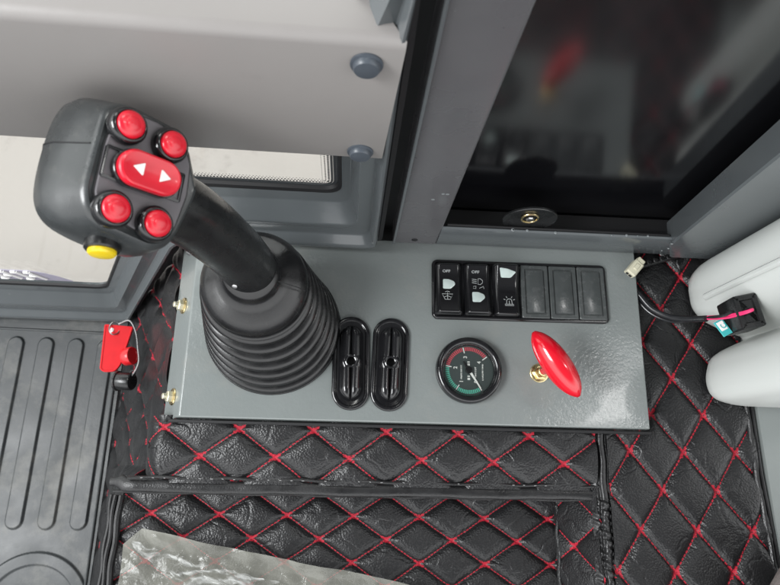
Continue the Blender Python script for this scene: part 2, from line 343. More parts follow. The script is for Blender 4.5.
# ribbed rubber floor mat
def mat_h(x, y):
    h = 0.0
    for k in range(5):
        cx = -441 + 38.5 * k; y0, y1 = -73, 145; r = 10.0
        cy = min(max(y, y0), y1); d = math.hypot(x - cx, y - cy)
        h = max(h, 3.2 * min(1, max(0, (r - d) / 1.3 + .5)))
    d = abs(math.hypot(x + 366, y + 176) - 60) - 7
    if y > -215: h = max(h, 3.0 * min(1, max(0, -d / 1.3 + .5)))
    return h + .5 * nz(x, y, 60)
g = G(); nx_, ny_ = 420, 420
grid(g, lambda a, b: Vector((-600 + 300 * a, -160 + 342 * b, -327 + mat_h(-600 + 300 * a, -160 + 342 * b) - (3 if a > .997 else 0))), nx_, ny_)
gm = obj('floor_mat', g, 'mat', base=(-450, 10, -327), label='dirty black ribbed rubber mat on the floor left of the console', cat='floor mat', angle=70)
# raised border line of the mat by the door
g = G(); tube(g, [(-600, 168, -326), (-310, 164, -326), (-308, 150, -326), (-306, -160, -326)], 1.6, 8); obj('border', g, 'mat', gm)

# ---------- leather trim of the seat base
LB = thing('seat_base_trim', (0, -10, -60), 'black quilted leatherette trim with red diamond stitching around the grey console', 'upholstery')
def lat(u, v, Wd, Hh): return (u / Wd + v / Hh, u / Wd - v / Hh)
# front cushion just under the panel edge
def fc(a, b):
    x = -170 + 378 * a; y = 36 - 52 * b
    A, B = lat(x + 86, y - 26.5, 59.3, 43); z = -13 - 9 * b ** 2 + pillow(A, B) + .7 * nz(x, y, 22)
    e = max(0, (-146 - x)) ; z -= (e * e) * .075
    y2 = y + (e * .35 if b > .5 else 0)
    if b < .1: z -= 2
    return Vector((x, y2, z))
g = G(); grid(g, fc, 330, 60, lambda a, b: lat(-170 + 378 * a + 86, 36 - 52 * b - 26.5, 59.3, 43)); obj('front_cushion', g, 'leather', LB, angle=180)
# lower front panel
def lp(a, b):
    x = -186 + 373 * a; y = -12 - 150 * b
    A, B = lat(x + 162, y + 42, 57, 37); return Vector((x, y, -63 + pillow(A, B, 31) + .6 * nz(x, y, 25, 3)))
g = G(); grid(g, lp, 330, 150, lambda a, b: lat(-186 + 373 * a + 162, -12 - 150 * b + 42, 57, 37)); obj('lower_panel', g, 'leather', LB, angle=180)
# steep gusset right of the lower panel
def gs(a, b):
    x = 187 + 22 * a; y = -12 - 150 * b; z = -61 + 45 * a
    A, B = lat(a * 50 + 10, y + 40, 59, 43); n_ = pillow(A, B, 34, 2); return Vector((x - n_ * .9, y, z + n_ * .3))
g = G(); grid(g, gs, 60, 150, lambda a, b: lat(a * 50 + 10, -12 - 150 * b + 40, 59, 43)); obj('gusset', g, 'leather', LB, angle=180)
# right hand cushion, quilted the other way round
def ruv(x, y): return lat((y - 17) + .0, (x - 286) + .05 * (y - 17), 62.5, 46.5)
def rc(a, b):
    x = 218 + 132 * a; y = 196 - 360 * b; 
    x += .0; A, B = ruv(x, y); z = -19 + pillow(A, B) + .8 * nz(x, y, 30, 9)
    e = max(0, x - 343); z -= e * e * .03
    return Vector((x + max(0, -y) * .06 * a, y, z))
g = G(); grid(g, rc, 130, 340, lambda a, b: ruv(218 + 132 * a, 196 - 360 * b)); obj('right_cushion', g, 'leather', LB, angle=180)
# side skirt falling to the floor
def sk(a, b):
    y = 200 - 362 * b
    tx = -151 - 16 * min(1, max(0, (40 - y) / 50)) - 16 * min(1, max(0, (-5 - y) / 12)); tz = -37 - 25 * min(1, max(0, (30 - y) / 40))
    x = tx + (-296 - tx) * a; z = tz + (-329 - tz) * (a ** .9)
    A, B = lat(y - 20, a * 330 + 40, 59, 118); n_ = pillow(A, B, 34, 3.4) + 3.0 * nz(a * 330, y, 26, 5)
    return Vector((x - n_ * .9, y, z + n_ * .35))
g = G(); grid(g, sk, 240, 240, lambda a, b: lat(200 - 362 * b - 20, a * 330 + 40, 59, 118)); obj('side_skirt', g, 'leather', LB, angle=180)
# rolled band below the cushion and the welts
g = G(); pth = [(-186 + 398 * t / 90, -18.6 + .4 * math.sin(t * .25) + (2.5 if t < 3 else 0), -21.5 + .3 * math.sin(t * .5) - (6 * max(0, 4 - t) / 4)) for t in range(91)]
tube(g, pth, [5.4 + .2 * math.sin(t * .8) - (2 if t < 2 else 0) for t in range(91)], 16, .55); obj('rolled_band', g, 'welt', LB)
g = G(); tube(g, [(x, -12.2 + .6 * math.sin(x * .12), -17.2) for x in range(-170, 212, 4)], 1.3, 8); tube(g, [(x, -23.6 + .4 * math.sin(x * .1), -23.5) for x in range(-182, 212, 4)], 1.2, 8); obj('band_piping', g, 'welt', LB)
g = G()
for x in range(-160, 208, 9):
    if random.random() < .6: tube(g, [(x, -12.4 + random.uniform(-.3, .3), -15.95), (x + random.uniform(1.2, 2.2), -12.5, -15.95)], .28, 6)
obj('white_stitch', g, 'thread', LB)
g = G(); tube(g, [(187 + .8 * math.sin(t * .8), -30 - 4 * t, -58) for t in range(34)], 1.8, 8); obj('panel_welt', g, 'welt', LB)
g = G()
for dx, r, z in ((-187, 2.6, -58), (-192.5, 2.2, -61), (-197.5, 2.2, -68)):
    tube(g, [(dx + .6 * math.sin(t * .7 + dx), -28 - 4 * t, z) for t in range(34)], r, 8)
obj('corner_welt', g, 'welt', LB)
# puckered seam between front and right cushions
g = G()
def ps(a, b):
    x = 204 + 17 * a; y = 34 - 200 * b; z = -13.5 - 5 * (2 * a - 1) ** 2 - 4 * b
    if y < -22: z += 1.5 * abs(math.sin(y * .42)) * (1 - (2*a-1) ** 2) + .6 * math.sin(y * 1.1 + a * 9)
    z -= 2.6 * math.exp(-((a - .36) / .07) ** 2) + 2.2 * math.exp(-((a - .8) / .06) ** 2)
    return Vector((x + .5 * math.sin(y * .2), y, z))
grid(g, ps, 26, 260); obj('puckered_seam', g, 'welt', LB, angle=180)
g = G(); tube(g, [(347 + .06 * max(0, -y) + .4 * math.sin(y * .2), y, -17) for y in range(90, -165, -4)], 2.4, 10); tube(g, [(352.5 + .06 * max(0, -y), y, -18) for y in range(90, -165, -4)], 1.5, 8); obj('edge_piping', g, 'welt', LB)
g = G()
for k in range(14):
    x = 262 + k * 6.2; y = 181 + k * 2.0; box(g, (x, y, -8), (4.6, 5, 3), 1)
tube(g, [(258, 178, -9), (345, 207, -9)], 2.2, 8); obj('rear_piping', g, 'welt', LB)
g = G(); g.add([(353, 260, -16), (900, 260, -16), (900, -300, -16), (362, -300, -16), (353, 260, -60), (362, -300, -60)], [(0, 1, 2, 3), (0, 3, 5, 4)])
obj('side_ledge', g, 'ledge', base=(500, 0, -16), label='plain grey painted metal ledge under the white tank beside the quilted trim', cat='metal ledge')

# ---------- console
CO = thing('control_console', (59, 112, -14), 'glossy grey green painted metal console plate carrying the joystick and switches', 'console')
g = G()
def cs(zc, il, ir, iy): return [Vector((-132 - il, 34 - iy, zc)), Vector((250 + ir, 34 - iy, zc)), Vector((251 + ir, 190, zc)), Vector((-132 - il, 190, zc))]
top = rpoly([(-132, 34), (250, 34), (251, 190), (-132, 190)], 1.2, 3)
def facet(p, k):
    x, y = p; x2 = x - (21 * k if x < -100 else -0.4 * k); y2 = y - (2.5 * k if y < 60 else 0); return (x2, y2)
loft(g, [[Vector((*facet(p, 1), -34)) for p in top], [Vector((*facet(p, .06), -2.0)) for p in top], [Vector((*facet(inset(top, .2)[i], 0.02), -.6)) for i, p in enumerate(top)], [Vector((*q, 0)) for q in inset(top, .9)]], False, True)
obj('top_plate', g, 'paint', CO, angle=30)
g = G(); box(g, (56, 31.2, -7.5), (393, 2.4, 9), .6); obj('edge_shade', g, 'gap', CO)  # black strip put in as the shade on the grey front edge
# bolts through the left flange
for i, (y, z) in enumerate(((128, -17), (51, -17))):
    nd = Vector((-.83, 0, .55)); p0 = Vector((-142, y, z)); F = fr(p0, nd)
    bl = thing('hex_bolt', p0, 'zinc bolt on the left flange of the console, ' + ('nearer the door rail' if i == 0 else 'nearer the red stitched front cushion'), 'bolt', 'bolts through the left flange of the console')
    g = G(); lathe(g, F, [(6.8, .3), (7, 1.2), (6.6, 1.8)], 28); obj('washer', g, 'brass', bl)
    g = G(); stack(g, F, circle(4.8, 6), [(0, 1.8), (0, 5.4), (.6, 6)]); obj('nut', g, 'zinc', bl, angle=20)
    g = G(); lathe(g, F, [(2.5, 5.9), (2.5, 9), (2.0, 9.5)], 20); obj('shank', g, 'zinc', bl)

# ---------- rocker switch panel
SP = thing('switch_panel', (145, 147.5, 0), 'black six position switch panel on the grey console', 'switch panel')
F0 = fr((145, 147.5, 0), (0, 0, 1), (1, .008, 0))
g = G(); stack(g, F0, rrect(154, 53, 5), [(0, 0), (0, 1.6), (.9, 2.8), (1.6, 3.0), (2.6, 2.9), (3.0, 1.2)], True, True); obj('bezel', g, 'blackgloss', SP, angle=50)
def ribbon(g, F, pts, r=.22, z=0.3, closed=False): tube(g, [T(F, p[0], p[1], z) for p in pts], r, 6, closed=closed)
for k in range(6):
    cxp = -62.8 + 25.1 * k; Fk = at(T(F0, cxp, 0, 0), F0)
    if k < 3:
        tilt = (-.055, -.055, .075)[k]
        sw = obj('rocker', (lambda g: (grid(g, lambda a, b: (lambda x, y: T(Fk, x, y, max(1.2, 5.6 + tilt * y + 3.0 * (y / 22) ** 2 - 4.8 * max(0, (abs(x) - 7.2) / 4.6) ** 2.0 - 5.5 * max(0, (abs(y) - 20.5) / 3) ** 2)))(-11.9 + 23.8 * a, -23.4 + 46.8 * b), 60, 90), g)[1])(G()), 'blackgloss', SP, angle=180)
        def hz(x, y): return 5.6 + tilt * y + 3.0 * (y / 22) ** 2 + .12
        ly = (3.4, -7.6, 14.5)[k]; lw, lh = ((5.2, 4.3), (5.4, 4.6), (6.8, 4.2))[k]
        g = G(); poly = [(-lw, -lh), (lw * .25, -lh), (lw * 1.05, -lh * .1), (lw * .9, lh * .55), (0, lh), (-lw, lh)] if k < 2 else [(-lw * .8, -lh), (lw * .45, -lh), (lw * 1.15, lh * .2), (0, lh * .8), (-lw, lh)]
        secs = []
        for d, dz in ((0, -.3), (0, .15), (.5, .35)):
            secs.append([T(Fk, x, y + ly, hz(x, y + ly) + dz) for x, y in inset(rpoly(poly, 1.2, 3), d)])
        loft(g, secs); obj('painted_glare', g, 'lens', SP).parent = sw  # raised pale patch painted as a reflection on the rocker, not a part
        g = G()
        def rb(pts, closed=False, ox=0, oy=0): tube(g, [T(Fk, x + ox, y + oy, hz(x + ox, y + oy) + .05) for x, y in pts], .22, 5, closed=closed)
        if k < 2:
            Ft = at(T(Fk, -2.2, 14.6, hz(0, 14.6) + .12), F0); text_geo(g, 'OFF', Ft, 3.4, 1.15)
        if k == 0:
            rb([(-4.6, 2.4), (4.6, 2.4), (2.2, -2.6), (-2.2, -2.6)], True, -1.5, -8); rb([(0, -2.8), (0, 3.8)], False, -1.5, -8); rb([(-2, 4.2), (0, 5.0), (2, 4.2)], False, -1.5, -8); rb([(-2.8, -.5), (0, .8), (2.8, -.5)], False, -1.5, -8)
        if k == 1:
            rb([(0, 2.6), (2, 2.6), (3.6, 1.3), (4, 0), (3.6, -1.3), (2, -2.6), (0, -2.6)], True, 0, 6.4)
            for q in (-1.6, 0, 1.6): rb([(-5.2, q + .5), (-1.2, q)], False, 0, 6.4)
            rb([(-4.2, -.8), (-4.2, 1), (-2, 1.6), (-2, -.8)], True, 0, .9); rb([(1, .4), (4.5, 2.2), (5, .2)], False, 0, 0)
        if k == 2:
            rb([(-3.8, -3), (3.8, -3), (3.8, -1.8), (-3.8, -1.8)], True, 1.4, -11); rb([(-2.4, -1.8), (-2.2, 1.6), (-1.2, 2.8), (1.2, 2.8), (2.2, 1.6), (2.4, -1.8)], False, 1.4, -11)
            for a in (20, 60, 120, 160): rb([(3.6 * math.cos(math.radians(a)), 1 + 3.2 * math.sin(math.radians(a))), (5.2 * math.cos(math.radians(a)), 1 + 4.8 * math.sin(math.radians(a)))], False, 1.4, -11)
            rb([(0, -1.6), (0, 1.2)], False, 1.4, -11)
        o = obj('symbol', g, 'dimwhite', SP); o.parent = sw
    else:
        g = G(); loft(g, [[T(Fk, x, y, z) for x, y in rrect(24 - 2 * d, 47.2 - 2 * d, 1, 3)] for d, z in [(0, .5), (0, 3.0), (.5, 3.5), (3.2, 3.5), (3.4, 2.5), (4.2, 2.5), (4.5, 3.6), (4.9, 3.8)]]); obj('blank_cover', g, 'blank', SP, angle=30)

# ---------- gauge
PG = thing('pressure_gauge', (98.5, 77.5, 0), 'round black rimmed gauge with green and red scale and white needle', 'gauge')
F = fr((98.5, 77.5, 0), (0, 0, 1), (1, 0, 0)); FG = F; 
g = G(); lathe(g, F, [(27.3, 0), (27.5, 3), (27, 6.5), (25.8, 8.2), (23.9, 8.6), (22.4, 8.0), (21.0, 5.5), (20.6, 2.6)], 72, True, False); obj('bezel', g, 'blackgloss', PG, angle=60)
g = G(); lathe(g, F, [(22.6, 2.4), (22.5, 2.7)], 64); dial = obj('dial_face', g, 'dial', PG); F = (F[0], F[1] * .94, F[2] * .94, F[3])
def pol(a, r, z=2.95): a = math.radians(a); return T(F, r * math.cos(a), r * math.sin(a), z)
A0, A1 = -57, -323     # scale runs clockwise from lower right, over the left, to upper right
def tick(g, a, r0, r1, w):
    d = math.radians(w); p = [pol(a - w / 2, r0), pol(a + w / 2, r0), pol(a + w / 2, r1), pol(a - w / 2, r1)]; g.add(p, [(0, 1, 2, 3)])
gr, rd, wh = G(), G(), G()
for i in range(53):
    a = A0 + (A1 - A0) * i / 52; t = gr if i <= 26 else rd
    if i % 13 == 0: tick(wh, a, 15.4, 20.6, 3.0)
    else: tick(t, a, 17.2, 20.6, 3.3)
obj('green_scale', gr, 'gpr', PG); obj('red_scale', rd, 'rpr', PG)
for i in range(5):
    p = pol(A0 + (A1 - A0) * i / 4, 11.8); text_geo(wh, str(i), (p, Vector((0, 1, 0)), Vector((-1, 0, 0)), Vector((0, 0, 1))), 4.3)
random.seed(3)
for (x, y0, y1, h) in ((-6.6, -7.5, 4.5, 1.5), (6.0, -6, 3, 1.5), (12.4, -8.5, 5.5, 1.3)):       # small rows of letters too small to read
    y = y0
    while y < y1:
        tube(wh, [T(F, x - h / 2, y, 2.95), T(F, x + h / 2, y + random.uniform(-.3, .3), 2.95)], .22, 4)
        if random.random() < .6: tube(wh, [T(F, x + random.uniform(-h/2, h/2), y, 2.95), T(F, x + random.uniform(-h/2, h/2), y + .8, 2.95)], .2, 4)
        y += 1.05
for yy in (5.0, -7.5):
    box(wh, (0, yy, 3), (2.2, 2.0, .2), .1, F); box(wh, (0, yy + 2.3, 3), (2.2, 1.0, .2), .1, F)
obj('dial_lettering', wh, 'white', PG, smooth=False)
g = G(); nd = Vector((math.cos(math.radians(-57)), math.sin(math.radians(-57)), 0)); nn = Vector((-nd.y, nd.x, 0)); c0 = T(F, 0, 0, 4.2)
g.add([c0 + nd * 17.5 + nn * .5, c0 + nd * 17.5 - nn * .5, c0 - nn * 1.1, c0 + nn * 1.1, c0 - nd * 0 + Vector((0, 0, -.5))], [(0, 1, 2, 3), (0, 3, 4), (1, 4, 2)]); obj('needle', g, 'white', PG, smooth=False)
g = G(); lathe(g, F, [(3.0, 2.8), (3.0, 4.6), (2.4, 5.2)], 24); tube(g, [c0, c0 - nd * 8.5], [1.1, .5], 8); obj('needle_hub', g, 'blackgloss', PG)
F = FG; g = G(); lathe(g, F, [(20.9, 5.2), (20.7, 5.5)], 48); obj('glass_cover', g, 'glass', PG)

# ---------- red pull knob
PK = thing('pull_knob', (158.5, 77.5, 0), 'glossy red lens shaped pull knob on a brass nut', 'pull knob')
F = at((158.5, 77.5, 0))
g = G(); lathe(g, F, [(7.8, 0), (7.8, 1.2), (7.2, 1.6)], 32); obj('washer', g, 'brass', PK)
g = G(); stack(g, F, circle(6.4, 6), [(.3, 1.5), (0, 2.2), (0, 6.0), (.8, 6.8)]); lathe(g, F, [(4.0, 6.8), (4.0, 12), (3.4, 12.6)], 24); obj('nut', g, 'brass', PK, angle=20)
g = G(); lathe(g, F, [(3.2, 12), (3.2, 26), (4.6, 27), (5.2, 36), (6.5, 42)], 28); obj('stem', g, 'knobred', PK)
g = G(); ax = Vector((31, -46, 0)).normalized(); F2 = fr((158.5, 78.5, 42), ax, (0, 0, 1)); secs = []
for k in range(33):
    t = -1 + 2 * k / 32; ww = max(0, 1 - abs(t) ** 2.2) ** .60; s = t * 29.5
    secs.append([T(F2, (x * 13.0 if x > 0 else x * 5.0) * max(.14, ww), y * max(1.5, 11.2 * ww), s) for x, y in circle(1, 32)])
loft(g, secs); obj('handle', g, 'knobred', PK, angle=80)

# ---------- the two split rubber grommets
for i, cx in enumerate((1.5, 33.5)):
    gt = thing('cable_grommet', (cx, 81, 0), ('split black rubber grommet next to the joystick bellows', 'split black rubber grommet nearer the round gauge')[i], 'grommet', 'slotted grommets beside the joystick')
    F = fr((cx, 81, 0), (0, 0, 1), (1, .02 - .04 * i, 0)); cap = rrect(30.5, 77, 15.2, 14)
    g = G(); stack(g, F, cap, [(0, 0), (0, 1.6), (.8, 2.6), (2.8, 2.9), (3.6, 2.0), (4.4, 1.8)]); obj('flange', g, 'blackgloss', gt, angle=60)
    for s in (-1, 1):
        secs = []
        for k in range(61):
            y = -30.2 + 60.4 * k / 60; yy = max(0, abs(y) - 21); w = 9.3 * math.sqrt(max(.004, 1 - (yy / 9.3) ** 2)); xi = .55 + .25 * math.sin(y * .12 + cx); 
            if abs(y) < 3.9: xi = max(xi, math.sqrt(3.9 ** 2 - y * y))
            xo = max(xi + .6, .7 + w); hh = 3 + 7.4 * min(1, (w / 9.3)) ** .8; m = xo - xi
            secs.append([T(F, s * x, y, z) for x, z in ((xi, 1.4), (xi, hh * .8), (xi + .08 * m, hh * .93), (xi + .25 * m, hh), (xi + .45 * m, hh * .98), (xi + .65 * m, hh * .86), (xi + .83 * m, hh * .62), (xi + .96 * m, hh * .34), (xo, 1.4))])
        g = G(); loft(g, secs); obj('lip', g, 'blackgloss', gt, angle=70)
    g = G(); tube(g, [T(F, 4.3 * math.cos(a) * .95, 4.3 * math.sin(a), 9.6) for a in [2 * math.pi * k / 24 for k in range(24)]], 1.1, 8, closed=True); obj('hole_rim', g, 'blackgloss', gt)
    g = G(); box(g, (0, 0, 2.5), (1.6, 60, .8), .1, F); lathe(g, F, [(4.2, 1.8), (4.2, 2.6)], 24); obj('slot', g, 'gap', gt)

# ---------- joystick
JS = thing('joystick', (-63, 108, 0), 'large black joystick with red thumb buttons on a ribbed rubber bellows', 'joystick')
secs = []; prof = []
for k in range(7):
    z0 = 60 - k * 9.3; r0 = 39.5 + k * 2.25; 
    prof += [(r0 - 3.6, z0 + 3.9), (r0 - .2, z0 + 3.0), (r0 + 1.5, z0 + 1.4), (r0 + 1.9, z0 - .2), (r0 + 1.2, z0 - 1.6), (r0 - 2.0, z0 - 2.9), (r0 - 5.0, z0 - 3.8), (r0 - 5.4, z0 - 4.8)]
prof = [p for p in prof if p[1] > .3] + [(54.5, 1.6), (55.2, .8), (55.2, 0)]
def axis(z): t = min(1, z / 70); return Vector((-63 - 7.5 * t, 108 + 18 * t ** 1.2, z))
g = G()
tp = [(18.5, 92), (19, 86), (21, 82.5), (26, 79.5), (32, 76.5), (36.5, 73), (38.2, 69.5), (38.6, 66.5), (37.6, 65.2), (37.0, 64.6)]
for r, z in tp + prof:
    c = axis(min(z, 70)); c.z = z; lean = Vector((-.0, .0, 0)); secs.append([c + Vector((x * r, y * r, (-.10 * x * r + .10 * y * r) * min(1, z / 70) * .6)) for x, y in circle(1, 96)])
loft(g, secs, True, False); obj('bellows', g, 'boot', JS, angle=180)
g = G()   # moulding seam across the collar
c = axis(70)
tube(g, [c + Vector((19 + 1.4 * k, -4 - 1.4 * k * .15, 86.6 - 70 - .62 * k - (max(0, k - 9) * .9) )) for k in range(14)], .35, 6); obj('seam', g, 'gap', JS)
npath = smooth_path([(-112, 131, 203), (-101, 133, 188), (-93, 134, 170), (-86, 134.5, 145), (-77, 133, 112), (-71, 130, 86), (-68.5, 128.5, 74)], 8)
nr = [18.6 + .3 * (i / (len(npath) - 1)) ** 1.0 for i in range(len(npath))]
g = G(); tube(g, npath, nr, 40, 1.0); grip = obj('grip', g, 'blacksatin', JS, angle=180)
for p, d in (((-97, 119, 148), (-.3, -.75, .6)), ((-78, 113.0, 101), (0, -.8, .6))):
    g = G(); lathe(g, fr(p, d), [(1.7, -4), (1.7, .5), (1.0, .7)], 14); obj('grip_screw', g, 'steel', grip)
# head frame: face plane with its own axes
HO = Vector((-99.51, 128.23, 225.4)); HU = Vector((.7069, .0163, -.7071)); HN = Vector((.6983, -.1753, .6940)); HV = HN.cross(HU)   # HV points up in the picture
HF = (HO, HU, HV, HN)
bez = [(-24.5, -25.2), (-14.9, -31.0), (11.4, -29.5), (18.6, -22.5), (27.2, -3.8), (26.6, 1.0), (21.5, 21.0), (17.7, 28.5), (10.0, 32.5), (-15.7, 28.5), (-22.3, 23.0), (-25.8, 15.0), (-25.3, -4)]
bez = [(x, -y) for x, y in bez]; bo = rpoly(bez, 5, 4)
cen = Vector((0, 0))
def scl(pts, sx_, sy_, dx=0, dy=0): return [(x * sx_ + dx, y * sy_ + dy) for x, y in pts]
def relax(pts, n):
    for _ in range(n): pts = [((pts[i-1][0] + 2 * pts[i][0] + pts[(i+1) % len(pts)][0]) / 4, (pts[i-1][1] + 2 * pts[i][1] + pts[(i+1) % len(pts)][1]) / 4) for i in range(len(pts))]
    return pts
HS = [(0.0, scl(bo, .90, .90)), (.4, scl(bo, .93, .93)), (-.6, scl(bo, .985, .985)), (-3, scl(bo, 1.02, 1.02)), (-8, relax(scl(bo, 1.07, 1.06, -1), 3)), (-14, relax(scl(bo, 1.13, 1.12, -2.5), 6)), (-22, relax(scl(bo, 1.20, 1.17, -4.5, .5), 10)),
      (-31, relax(scl(bo, 1.21, 1.17, -5.5, 1), 14)), (-39, relax(scl(bo, 1.14, 1.11, -5, 1), 18)), (-45, relax(scl(bo, 1.0, 1.0, -4, 1), 22)), (-50, relax(scl(bo, .78, .8, -2, 1), 26)), (-53, relax(scl(bo, .48, .5, 0, 1), 30)), (-54, relax(scl(bo, .18, .2, 0, 1), 30))]
g = G(); loft(g, [[T(HF, x, y, w) for x, y in s] for w, s in HS]); head = obj('grip_head', g, 'head', JS, angle=50)
g = G()
def seam(v0, side, r=.42):
    pts = []
    for w, s in HS[3:11]:
        for i in range(len(s)):
            a, b = s[i - 1], s[i]
            if (a[1] - v0) * (b[1] - v0) <= 0 and a[1] != b[1]:
                t = (v0 - a[1]) / (b[1] - a[1]); x = a[0] + t * (b[0] - a[0])
                if x * side > 0: pts.append(T(HF, x, v0, w)); break
    tube(g, pts, r, 6)
seam(7.5, -1); seam(1.5, 1); obj('seam', g, 'gap', head)
pl = [(-19.1, -24.2), (-16.1, -27.0), (0.5, -27.5), (14.0, -23.5), (20.0, -13.7), (21.3, 1.7), (18.5, 18.9), (15.2, 25.2), (0.2, 25.5), (-18.0, 19.8), (-21.0, 14.7), (-21, -8.1)]
pl = rpoly([(x, -y) for x, y in pl], 2.5, 3)
g = G(); stack(g, HF, inset(pl, -.7), [(0, -1), (0, .75)]); obj('face_gap', g, 'gap', head)
g = G(); stack(g, HF, pl, [(0, -1), (0, 1.2), (.5, 1.7)]); obj('face_plate', g, 'plate', head, angle=40)
bt = [((-14.3, 19.2), 'upper left'), ((6.8, 18.4), 'upper right'), ((-12.8, -19.9), 'lower left'), ((7.2, -20.7), 'lower right')]
for (bx, by), nm in bt:
    Fb = at(T(HF, bx, by, 0), HF)
    g = G(); lathe(g, Fb, [(8.6, 1), (8.8, 3.0), (8.6, 5.6), (7.8, 7.0), (7.0, 7.5), (6.6, 7.3), (6.5, 6.2)], 40, True, True); hs = obj('button_housing', g, 'blackgloss', head, angle=60)
    g = G(); lathe(g, Fb, [(6.3, 6), (6.3, 8.0), (5.9, 8.9), (4.9, 9.5), (3.9, 9.8), (3.5, 9.8), (3.2, 10.0), (1.8, 10.3), (.2, 10.4)], 36); o = obj('button_cap', g, 'red', head, angle=50); o.parent = hs
Fr_ = at(T(HF, -1.4, .8, 0), HF)
g = G(); stack(g, Fr_, rrect(39, 15, 1), [(0, 1), (0, 2.4), (.4, 2.6), (1.3, 2.6), (1.4, 1.4)]); rs = obj('rocker_surround', g, 'blackgloss', head, angle=40)
g = G(); stack(g, Fr_, rrect(32, 17.5, 8.5, 10), [(0, 2), (0, 5.4), (.3, 5.8)]); obj('rocker_skirt', g, 'blackgloss', head).parent = rs
g = G(); cap = rrect(30, 17, 8.4, 10); stack(g, Fr_, cap, [(.4, 5.5), (0, 6.0), (0, 8.6), (.5, 9.6), (1.3, 10.0), (1.9, 9.9), (2.6, 9.7)]); rk = obj('rocker_cap', g, 'red', head, angle=24); rk.parent = rs
g = G()
for sgn, x0 in ((-1, -5.6), (1, 5.6)):
    tri = [(x0 + sgn * 3.6, 0), (x0 - sgn * 1.6, 3.1), (x0 - sgn * 1.6, -3.1)]
    secs = [[T(Fr_, x, y, z) for x, y in rpoly(tri, .7, 3)] for z in (9.4, 10.15)]; loft(g, secs)
obj('arrow', g, 'white', head, smooth=False).parent = rk
g = G(); pc = T(HF, -6.5, -35.6, -14); Fy = fr(pc, -HV * 1.0 + HN * .22)
lathe(g, Fy, [(8.2, -6), (8.2, .3), (7.6, 1.0), (6.6, 1.1)], 32); obj('button_housing', g, 'blacksatin', head)
g = G(); lathe(g, Fy, [(6.4, .6), (6.4, 2.4), (5.6, 3.3), (3, 3.8), (.3, 3.9)], 32); obj('yellow_button', g, 'yellow', head)

# ================================================================== DOOR SIDE
def corner(pts, rads, n=10):
    out = [Vector(pts[0])]
    for i in range(1, len(pts) - 1):
        a, b, c = Vector(pts[i-1]), Vector(pts[i]), Vector(pts[i+1]); k = rads[i-1]; p0 = b + (a - b).normalized() * k; p2 = b + (c - b).normalized() * k
        for j in range(n + 1): t = j / n; out.append(p0 * (1-t)**2 + b * 2*t*(1-t) + p2 * t*t)
    return out + [Vector(pts[-1])]
inn = corner([(-900, -206), (-293, -220), (-153, 77), (-12, 76), (-12, 255), (7, 300), (7, 480)], [16, 30, 14, 5, 5])
out_ = corner([(-900, -322), (-296, -320), (-147, 3), (21, 3), (21, 255), (22, 300), (22, 480)], [14, 30, 10, 5, 5])
DR = thing('cab_door', (-300, 195, -330), 'blue grey framed cab door with a clear stepped window left of the pillar', 'door')
g = G(); prof = [(0, 204), (0, 199), (.05, 197.5), (.22, 197.2), (.25, 196.5), (.40, 184.0), (.43, 183), (.47, 183.4), (.73, 185.5), (.76, 184.5), (.81, 178.5), (.85, 176.8), (.9, 177), (.945, 179.5), (.97, 186), (.98, 200)]
loft(g, [[Vector((p.x + (q.x - p.x) * t, y, p.y + (q.y - p.y) * t)) for t, y in prof] for p, q in zip(inn, out_)], False, False, False); obj('door_frame', g, 'frame', DR, angle=40)
g = G(); loft(g, [[Vector((p.x + (q.x - p.x) * t, y, p.y + (q.y - p.y) * t)) for t, y in ((.95, 190), (1.0, 188), (1.1, 189), (1.12, 206))] for p, q in zip(inn, out_)], False, False, False); obj('rubber_seal', g, 'gap', DR)
g = G(); loft(g, [[Vector((p.x + (q.x - p.x) * t, y, p.y + (q.y - p.y) * t)) for t, y in ((-.03, 200.5), (-.015, 198), (.03, 197), (.06, 198.5))] for p, q in zip(inn, out_)], False, False, False); obj('window_gasket', g, 'gap', DR)
g = G(); cc = (inn + [Vector((-900, 480))]); vs = [Vector((p.x, 201, p.y)) for p in cc] + [Vector((p.x, 205, p.y)) for p in cc]; n = len(cc)
g.add(vs, [tuple(range(n)), tuple(range(n, 2*n))[::-1]]); pane = obj('window_pane', g, 'glass', DR, smooth=False)
# dotted frit edge round the upper corner
g = G(); g.uv = []; L = 0; pv = None; rows = []; idx0 = 24
sub_i = [p for p in inn if p.x > -160 and p.x < -11.9 or (p.x > -13 and p.y > 60)]
sub_i = [p for p in inn[22:35]]; dens = []
for a_, b_ in zip(sub_i[:-1], sub_i[1:]):
    m_ = max(1, int((b_ - a_).length / 4))
    for j in range(m_): dens.append(a_.lerp(b_, j / m_))
vs = []; fs = []
for i, p in enumerate(dens):
    t = (dens[min(i+1, len(dens)-1)] - dens[max(i-1, 0)]).normalized(); nrm = Vector((-t.y, t.x))
    if pv is not None: L += (p - pv).length
    pv = p
    for k in range(2): vs.append(Vector((p.x, 200.6, p.y)) + Vector((nrm.x, 0, nrm.y)) * (14 * k)); g.uv.append((L / 2.4, 6.0 * k))
m_ = len(dens); g.add(vs, [(2*i, 2*i+2, 2*i+3, 2*i+1) for i in range(m_ - 1)]); obj('frit_band', g, 'frit', DR, smooth=False).parent = pane
